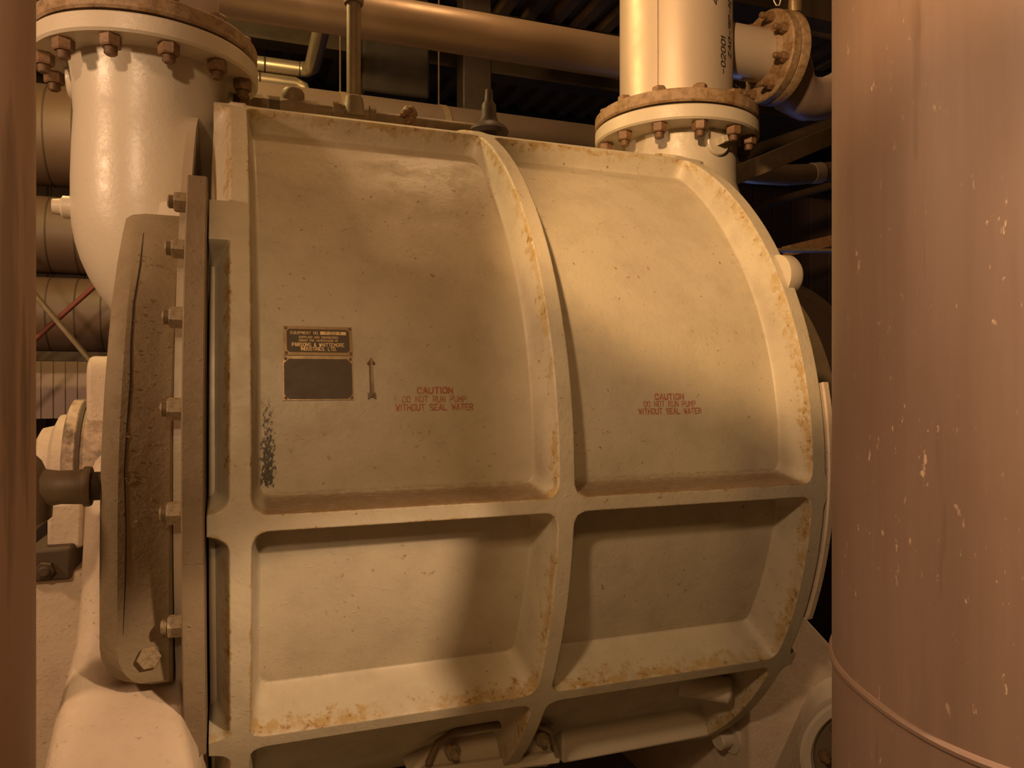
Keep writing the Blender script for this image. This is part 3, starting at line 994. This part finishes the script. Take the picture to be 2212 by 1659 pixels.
z = at(1000, 240, 3.7).z - 0.21
bp = thing('back_pipe', (0.5, 3.7, z), 'fat pinkish pipe running behind the top of the pump', 'pipe')
obj('pipe', G().cyl((-0.6, 3.7, z), (2.25, 3.7, z), 0.21, 64), M['lagging'], bp)
for u0, v0 in ((735, 70), (948, 150)):
    d = at(u0, 210, 3.7)
    obj('hanger_rod', G().cyl((d.x, 3.7, z + 0.2), (d.x, 3.7, CEIL), 0.0045, 10), M['dark_steel'], bp)
    obj('hanger_clamp', G().lathe([(0.213, -0.015), (0.213, 0.015)], (d.x, 3.7, z), (1, 0, 0), 48), M['fitting'], bp)

# silver jacketed pipes
y = 5.2
z1 = at(620, 147, y).z
jp = thing('jacketed_pipe', (0.3, y, z1), 'upper silver jacketed pipe turning toward the viewer in the dark ceiling', 'pipe', 'jacketed pipes')
e = at(672, 152, y)
jpth = [(-3.99, y, z1), (e.x - 0.08, y, z1), (e.x - 0.03, y - 0.02, z1), (e.x, y - 0.08, z1), (e.x, 3.9, z1), (e.x, 0.2, z1 + 0.05)]
obj('jacket', G().tube(jpth, 0.05, 24), M['jacket'], jp)
for xx in (-0.15, 0.06, 0.28):
    obj('band', G().lathe([(0.052, 0), (0.052, 0.012)], (e.x - 0.36 + xx, y, z1), (1, 0, 0), 24), M['dark_steel'], jp)
z2 = at(620, 178, y).z
jp2 = thing('jacketed_pipe', (0.3, y, z2), 'lower silver jacketed pipe ending in a drop elbow below its twin', 'pipe', 'jacketed pipes')
e = at(662, 185, y)
jpth = [(-3.99, y, z2), (e.x - 0.07, y, z2), (e.x - 0.02, y, z2 - 0.02), (e.x, y, z2 - 0.08), (e.x, y, FLOOR)]
obj('jacket', G().tube(jpth, 0.04, 24), M['jacket'], jp2)
obj('band', G().lathe([(0.042, 0), (0.042, 0.012)], (e.x - 0.3, y, z2), (1, 0, 0), 24), M['dark_steel'], jp2)

# small instrument line on top of the pump with the thin vertical pipe
y = 2.55
z = at(764, 248, y).z
sl = thing('instrument_line', (0.36, y, z), 'grimy small pipe with a valve and tee lying along the pump top', 'pipe')
obj('pipe', G().cyl((-0.02, y, z), (0.85, y, z), 0.019, 20), M['fitting'], sl)
tx = at(764, 240, y).x
obj('tee', G().lathe([(0.034, -0.07), (0.034, -0.05), (0.028, -0.05), (0.028, 0.05), (0.034, 0.05), (0.034, 0.07)], (tx, y, z), (1, 0, 0), 24).lathe([(0.045, -0.01), (0.034, 0.03), (0.030, 0.055), (0.024, 0.06)], (tx, y, z), (0, 0, 1), 24), M['fitting'], sl)
obj('standpipe', G().cyl((tx, y, z + 0.03), (tx, y, CEIL), 0.0235, 24), M['fitting'], sl)
obj('standpipe_coupling', G().lathe([(0.031, 0), (0.033, 0.01), (0.033, 0.08), (0.031, 0.09)], (tx, y, at(764, 10, y).z), (0, 0, 1), 24), M['fitting'], sl)
vx = at(633, 225, y).x
vv = obj('valve', G().lathe([(0.02, -0.075), (0.027, -0.075), (0.027, -0.04), (0.036, -0.02), (0.036, 0.02), (0.027, 0.04), (0.027, 0.075), (0.02, 0.075)], (vx, y, z), (1, 0, 0), 6), M['fitting'], sl)
obj('valve_bonnet', G().lathe([(0.030, 0), (0.036, 0.02), (0.036, 0.045), (0.030, 0.055), (0.012, 0.06)], (vx, y, z), (0, 0, 1), 20), M['fitting'], vv)
for uu in (552, 590):
    cx_ = at(uu, 225, y).x
    obj('union', G().lathe([(0.027, -0.02), (0.027, 0.02)], (cx_, y, z), (1, 0, 0), 6), M['fitting'], sl)
lx_ = at(884, 255, y).x
g = G()
g.lathe([(0.022, -0.03), (0.026, 0.0), (0.028, 0.03), (0.018, 0.048), (0.008, 0.052)], (lx_, y, z), (0, 0, 1), 12)
for i in range(6):
    g.lathe([(0.012, 0), (0.014, 0.006), (0.006, 0.014)], (lx_ + random.uniform(-.024, .024), y - 0.02, z + random.uniform(-.01, .04)), (random.uniform(-1, 1), -1, 0.3), 7)
obj('corroded_end_cap', g, M['bolt'], sl)
for xx in (0.02, 0.62):
    obj('pipe_clip', G().box((xx, y - 0.02, 0.765), (xx + 0.03, y + 0.02, z)), M['fitting'], sl)

# vent cap behind the middle rib
vc = at(1056, 285, 2.42)
tag(obj('vent_cap', G().lathe([(0.03, -0.16), (0.03, -0.02), (0.062, -0.015), (0.066, 0.0), (0.060, 0.012), (0.034, 0.03), (0.026, 0.05), (0.024, 0.09), (0.015, 0.102), (0.012, 0.14)], vc, (0, 0, 1), 32), M['black'], loc=vc),
    'dark bell-shaped vent cap poking up behind the middle rib', 'vent')

# ceiling beams and hanging steel
bl = ['dark steel roof beam nearest the viewer, above the overhead pipe', 'dark steel roof beam crossing the deck in the middle distance', 'dark steel roof beam farthest back, near the rear wall']
for (yy, zz), lb in zip(((4.1, 2.42), (5.4, 2.30), (7.2, 2.35)), bl):
    g = G()
    g.box((-3.99, yy - 0.08, zz), (8.99, yy + 0.08, zz + 0.02)).box((-3.99, yy - 0.01, zz + 0.02), (8.99, yy + 0.01, CEIL - 0.02)).box((-3.99, yy - 0.08, CEIL - 0.02), (8.99, yy + 0.08, CEIL))
    tag(obj('roof_beam', g, M['dark_steel']), lb, 'beam', 'roof beams')
p = at(1025, 225, 4.6)
g = G().box((p.x - 0.09, 4.55, 1.45), (p.x + 0.10, 4.7, CEIL))
tag(obj('hanging_post', g, M['black'], bevel=0.01), 'broad dark steel post hanging from the roof behind the vent cap', 'post')
p = at(880, 190, 5.0)
g = G().box((at(780, 190, 5.0).x, 4.95, at(780, 200, 5).z), (at(925, 190, 5.0).x, 5.4, CEIL))
tag(obj('duct_box', g, M['gasket'], bevel=0.02), 'dim brown duct box under the roof left of the hanging post', 'duct')

# ------------------------------------------------------------------ upper right: brace, pipes, conduit, lamp
a, b = at(1560, 392, 3.0), at(1960, 225, 2.9)
bs = thing('brace_bar', (b.x, b.y, FLOOR), 'flat diagonal steel brace right of the right flange', 'brace')
obj('bar', G().bar(a, b, 0.012, 0.085), M['fitting'], bs, bevel=0.002)
obj('post', G().box((b.x - 0.05, b.y - 0.03, FLOOR), (b.x + 0.05, b.y + 0.07, CEIL)), M['dark_steel'], bs)
y = 3.3
lw = thing('low_pipe', at(1700, 378, y), 'shiny reducer pipe just under the diagonal brace', 'pipe')
obj('pipe', G().tube([at(1500, 345, y), at(1628, 372, y), at(1700, 379, y), at(1745, 376, y), at(1800, 370, y), at(1860, 360, y), at(2300, 300, y)], [0.085, 0.062, 0.055, 0.052, 0.050, 0.05, 0.05], 32), M['galv'], lw)
obj('joint', G().tube([at(1752, 375.5, y), at(1772, 373.5, y)], 0.056, 32), M['stainless'], lw)
cable_tray = tag(obj('conduit_pipe', G().tube([at(1560, 20, 4.2), at(1700, 55, 4.2), at(1900, 100, 4.2), at(2200, 160, 4.2)], 0.035, 16), M['dark_steel']), 'dark conduit slanting across the top right corner', 'pipe')
tag(obj('conduit_pipe', G().tube([at(1540, 400, 4.4), at(1640, 325, 4.4), at(1820, 262, 4.4), at(2200, 130, 4.4)], 0.05, 16), M['dark_steel']), 'dark conduit with a bluish sheen above the diagonal brace', 'pipe')
tag(obj('conduit_pipe', G().tube([at(1500, 560, 4.6), at(1660, 440, 4.6), at(1800, 400, 4.6), at(2200, 290, 4.6), Vector((8.99, 4.6, 2.6))], 0.03, 16), M['dark_steel']), 'dark conduit slanting below the reducer pipe', 'pipe')
tag(obj('cable_loop', G().tube([at(1671, -12, 2.9), at(1672, 3, 2.9), at(1677, 12, 2.9), at(1683, 12, 2.9), at(1686, 3, 2.9), at(1685, -8, 2.9), at(1690, -60, 2.9), Vector((at(1690, -60, 2.9).x, 2.9, CEIL))], 0.0028, 8), M['white']),
    'pale cord loop dangling at the top edge', 'cord')
lt = at(1718, 5, 3.0)
bt = thing('hanging_bottle', lt, 'small amber bottle lamp hanging near the cord loop', 'lamp')
obj('glass', G().lathe([(0.02, -0.06), (0.032, -0.055), (0.034, -0.01), (0.03, 0.03), (0.02, 0.05)], lt, (0, 0, 1), 20), M['brass'], bt)
obj('hanger', G().cyl(lt + Vector((0, 0, 0.04)), (lt.x, lt.y, CEIL), 0.006, 8), M['dark_steel'], bt)

# motor coupling guard at right
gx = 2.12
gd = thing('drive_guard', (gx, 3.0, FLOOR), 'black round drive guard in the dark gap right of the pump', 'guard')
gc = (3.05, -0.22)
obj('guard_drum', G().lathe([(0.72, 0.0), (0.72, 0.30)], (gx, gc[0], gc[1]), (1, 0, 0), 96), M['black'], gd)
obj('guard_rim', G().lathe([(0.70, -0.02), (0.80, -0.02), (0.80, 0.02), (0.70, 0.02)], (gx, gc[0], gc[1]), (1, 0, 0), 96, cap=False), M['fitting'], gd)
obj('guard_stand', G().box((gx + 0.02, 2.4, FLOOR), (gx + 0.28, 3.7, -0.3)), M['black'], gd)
g = G().bar(at(1640, 541, 2.75), at(1900, 543, 2.75), 0.05, 0.012)
tag(obj('flat_ledge', g, M['fitting']), 'thin dark steel ledge beside the lifting lug', 'ledge')
g = G().bar(at(1700, 543, 2.9), at(1850, 507, 2.9), 0.06, 0.05)
tag(obj('rusty_angle', g, M['bolt']), 'rusty angle bar rising from the thin ledge', 'bar')

# round pipe flange low at right, half hidden by the foreground pipe
fc = at(1868, 1640, 1.62)
dirn = (-0.45, -0.85, 0.0)
ud = Vector(dirn).normalized(); uu_ = Vector((0, 0, 1)); us = ud.cross(uu_)
bf = obj('drain_nozzle', G().cyl(fc - ud * 0.03, fc - ud * 0.42, 0.125, 40), M['paint2'], rhead)
bf = obj('drain_flange', G().lathe([(0.135, 0.0), (0.145, 0.012), (0.165, 0.012), (0.172, 0.004), (0.172, -0.03), (0.13, -0.03)], fc, dirn, 72, cap=False), M['paint2'], pump, 30)
bf['label'] = 'round drain flange low at right'
obj('flange_face', G().lathe([(0.15, -0.035), (0.15, -0.012)], fc, dirn, 64), M['fitting'], bf)
spots_ = [(fc + ud * -0.012 + (us * math.cos(a) + uu_ * math.sin(a)) * 0.105, ud, 0.2) for a in (PI * 0.25, PI * 0.75, PI * 1.25, PI * 1.75, PI * 0.5, PI, 0, PI * 1.5)]
add_nuts('flange_nut', bf, M['bolt'], spots_, nut_geo(0.017, 0.016, 0.026, 0.009))

# ------------------------------------------------------------------ left background: ducts, brace, valve, drain
dl = ['topmost of the dim lagged ducts on the far left', 'middle dim lagged duct on the far left, level with the nozzle boss', 'lowest lagged duct on the far left, behind the cross brace']
for (v0, v1), lb in zip(((190, 402), (428, 592), (600, 762)), dl):
    c0 = at(120, (v0 + v1) / 2, 5.0)
    r = (at(120, v0, 5.0).z - at(120, v1, 5.0).z) / 2
    o = thing('lagged_duct', (-2, 5.0, c0.z), lb, 'duct', 'lagged ducts')
    obj('duct', G().cyl((-3.99, 5.0, c0.z), (0.3, 5.0, c0.z), r, 64), M['siding'], o)
    for xx in (-1.25, -1.11, -0.97, -0.83, -0.70):
        obj('seam_band', G().lathe([(r + 0.003, 0), (r + 0.003, 0.008)], (xx, 5.0, c0.z), (1, 0, 0), 48), M['dark_steel'], o)
o = at(80, 768, 4.7)
tag(obj('girt_beam', G().box((-3.99, 4.65, o.z - 0.03), (0.3, 4.75, o.z + 0.02)), M['dark_steel']), 'thin dark horizontal beam under the lowest lagged duct', 'beam')
pw = at(330, 517, 4.45)
cb = thing('cross_brace', (pw.x, 4.45, FLOOR), 'diagonal cross brace of a brown bar and a thin red rod at far left', 'brace')
ba, bb = at(40, 595, 4.38), at(225, 815, 4.38)
obj('brace_bar', G().bar(ext(ba, bb, CEIL), ext(ba, bb, FLOOR), 0.02, 0.075, (0, 1, 0)), M['fitting'], cb, bevel=0.003)
ra, rb = at(40, 765, 4.45), at(240, 587, 4.45)
obj('brace_rod', G().cyl(ext(ra, rb, FLOOR), ra + (rb - ra) * 1.45, 0.013, 12), M['red_rod'], cb)
obj('post', G().box((pw.x - 0.05, 4.40, FLOOR), (pw.x + 0.05, 4.50, pw.z + 0.1)), M['dark_steel'], cb)
g = G()
panel = [(lerp(-2.2, 0.2, i / 40) + dx, 4.9 + dy) for i in range(40) for dx, dy in ((0, 0), (0.05, 0), (0.053, 0.012), (0.058, 0.012))]
zt, zb = at(80, 772, 4.9).z, at(80, 905, 4.9).z
vsx = []
for a, b in panel:
    vsx += [(a, b, zt), (a, b, zb)]
nn_ = len(panel)
vsx += [(0.2, 5.0, zt), (0.2, 5.0, zb), (-2.2, 5.0, zt), (-2.2, 5.0, zb)]
g.add(vsx, [(2 * i, 2 * i + 1, 2 * i + 3, 2 * i + 2) for i in range(nn_ + 1)] + [(2 * nn_ + 2, 2 * nn_ + 3, 1, 0)])
tag(obj('siding_panel', g, M['pink_pipe'], smooth=10), 'pinkish ribbed sheet panel below the cross brace at far left', 'panel')

# valve assembly with tee at left
y = 1.62
zt = at(170, 1052, y).z
va = thing('valve_assembly', (-0.36, y, zt), 'grimy pipe valve screwed into the left side of the dusty cover', 'valve')
xa = at(214, 1052, y).x
obj('nipple', G().cyl((xa + 0.006, y, zt), (xa - 0.03, y, zt), 0.027, 24), M['dark_steel'], va)
obj('coupling', G().lathe([(0.036, 0), (0.038, 0.004), (0.038, 0.012), (0.033, 0.015), (0.031, 0.05), (0.035, 0.075), (0.05, 0.10), (0.055, 0.12)], (xa - 0.012, y, zt), (-1, 0, 0), 32), M['fitting'], va)
b0 = Vector((xa - 0.155, y, zt + 0.0))
g = G()
g.lathe([(0.02, -0.085), (0.05, -0.07), (0.064, -0.03), (0.066, 0.0), (0.062, 0.035), (0.05, 0.06), (0.046, 0.085), (0.044, 0.10), (0.03, 0.105)], b0 + Vector((0.01, 0, 0.0)), (-0.25, -0.1, 0.95), 28)
obj('valve_body', g, M['fitting'], va)
obj('valve_bonnet', G().lathe([(0.05, 0.0), (0.05, 0.02), (0.03, 0.03), (0.03, 0.06)], b0 + Vector((-0.015, -0.005, 0.085)), (-0.25, -0.1, 0.95), 6), M['fitting'], va)
vy = b0 + Vector((-0.012, 0, -0.06))
obj('drop_pipe', G().cyl(vy, (vy.x, vy.y, FLOOR), 0.024, 24), M['pink_pipe'], va)
obj('drop_coupling', G().lathe([(0.03, 0), (0.036, 0.006), (0.036, 0.05), (0.03, 0.058)], (vy.x + 0.004, vy.y, at(90, 1300, y).z), (0, 0, 1), 24), M['pink_pipe'], va)
obj('drop_coupling', G().lathe([(0.028, 0), (0.032, 0.006), (0.032, 0.04), (0.028, 0.046)], (vy.x + 0.004, vy.y, at(90, 1490, y).z), (0, 0, 1), 24), M['pink_pipe'], va)

# drain grate in the floor
g0 = at(100, 1340, 1.0); tt = FLOOR / g0.z
gp = g0 * tt
dg = thing('drain_grate', (gp.x, gp.y, FLOOR), 'slotted drain grate in the floor at far left', 'grate')
obj('grate_plate', G().box((gp.x - 0.6, gp.y - 0.26, FLOOR), (gp.x + 0.6, gp.y + 0.26, FLOOR + 0.006)), M['floor'], dg)
g = G()
for i in range(-9, 10):
    xx = gp.x + i * 0.065
    g.add([(xx - 0.014, gp.y - 0.2, FLOOR + 0.0065), (xx + 0.014, gp.y - 0.2, FLOOR + 0.0065), (xx + 0.014, gp.y + 0.2, FLOOR + 0.0065), (xx - 0.014, gp.y + 0.2, FLOOR + 0.0065)], [(0, 1, 2, 3)])
obj('slots', g, M['gasket'], dg)

# ------------------------------------------------------------------ foreground pipes
rc, rr0 = Vector((1.033, 0.696, 0)), 0.28
rp2 = thing('foreground_pipe', (rc.x, rc.y, FLOOR), 'wide scuffed brown pipe standing close at the right edge', 'pipe', 'foreground pipes')
obj('pipe', G().lathe([(rr0, 0), (rr0, CEIL - FLOOR)], (rc.x, rc.y, FLOOR), (0, 0, 1), 128), M['fg'], rp2)
pts = []
for i in range(97):
    a = 2 * PI * i / 96
    dx_, dy_ = math.cos(a), math.sin(a)
    pts.append((rc.x + (rr0 - 0.003) * dx_, rc.y + (rr0 - 0.003) * dy_, -0.405 + 0.026 * dy_ + 0.0015 * math.sin(7 * a)))
obj('weld_bead', G().tube(pts, 0.0075, 10, cap=False), M['fg'], rp2)
lc, lr0 = Vector((-0.362, 0.667, 0)), 0.217
lp2 = thing('foreground_pipe', (lc.x, lc.y, FLOOR), 'pinkish streaked pipe cut off by the left edge', 'pipe', 'foreground pipes')
obj('pipe', G().lathe([(lr0, 0), (lr0, CEIL - FLOOR)], (lc.x, lc.y, FLOOR), (0, 0, 1), 96), M['fg_left'], lp2)

# ------------------------------------------------------------------ paint flakes lying on the dusty cover
g = G()
for i in range(95):
    u, v = random.uniform(262, 385), random.uniform(500, 1040)
    zz = None
    x = random.uniform(-0.195, -0.115)
    j = random.randrange(3, 10)
    t = random.random()
    y_, z_ = lerp(prof[j][0], prof[j + 1][0], t), lerp(prof[j][1], prof[j + 1][1], t)
    s = random.choice((0.0015, 0.002, 0.003, 0.004))
    a = random.uniform(0, PI)
    c = Vector((x, y_ - 0.0012, z_ + 0.0005))
    e1 = Vector((math.cos(a), -0.3 * random.random(), math.sin(a))) * s
    e2 = Vector((-math.sin(a), -0.4, math.cos(a))) * s * 0.6
    g.add([c - e1 - e2, c + e1 - e2 * 0.6, c + e1 * 0.7 + e2, c - e1 * 0.8 + e2 * 0.8, c + Vector((0, 0.002, 0))], [(0, 1, 2, 3), (0, 4, 1), (1, 4, 2), (2, 4, 3), (3, 4, 0)])
for i in range(55):
    x, t = random.uniform(0.22, 0.62), random.uniform(0.55, 1.02)
    if random.random() < 0.15:
        x, t = random.uniform(0.12, 1.25), -0.028 + random.uniform(0.0, 0.0)
        c = Vector(pol(x, -0.03, 0.94 + random.uniform(0.01, 0.07)))
        c.z = ZC - 0.0315
    else:
        c = Vector(surf(x, t, 0.0))
    s = random.choice((0.0008, 0.001, 0.0015, 0.0022))
    a = random.uniform(-0.5, 0.5)
    nn = Vector((0, -math.cos(t), math.sin(t)))
    e1 = Vector((math.cos(a), 0, math.sin(a) * 0.5)) * s * 1.5
    e2 = nn.cross(e1).normalized() * s * 0.6
    up = nn * s
    g.add([c - e1 - e2, c + e1 - e2, c + e1 + e2 + up, c - e1 + e2 + up * 0.4, c + up * 1.2], [(0, 1, 4), (1, 2, 4), (2, 3, 4), (3, 0, 4)])
tag(obj('paint_flakes', g, M['flake'], smooth=0), 'scatter of loose paint flakes on the dusty end cover and left panel', 'debris', kind='stuff')
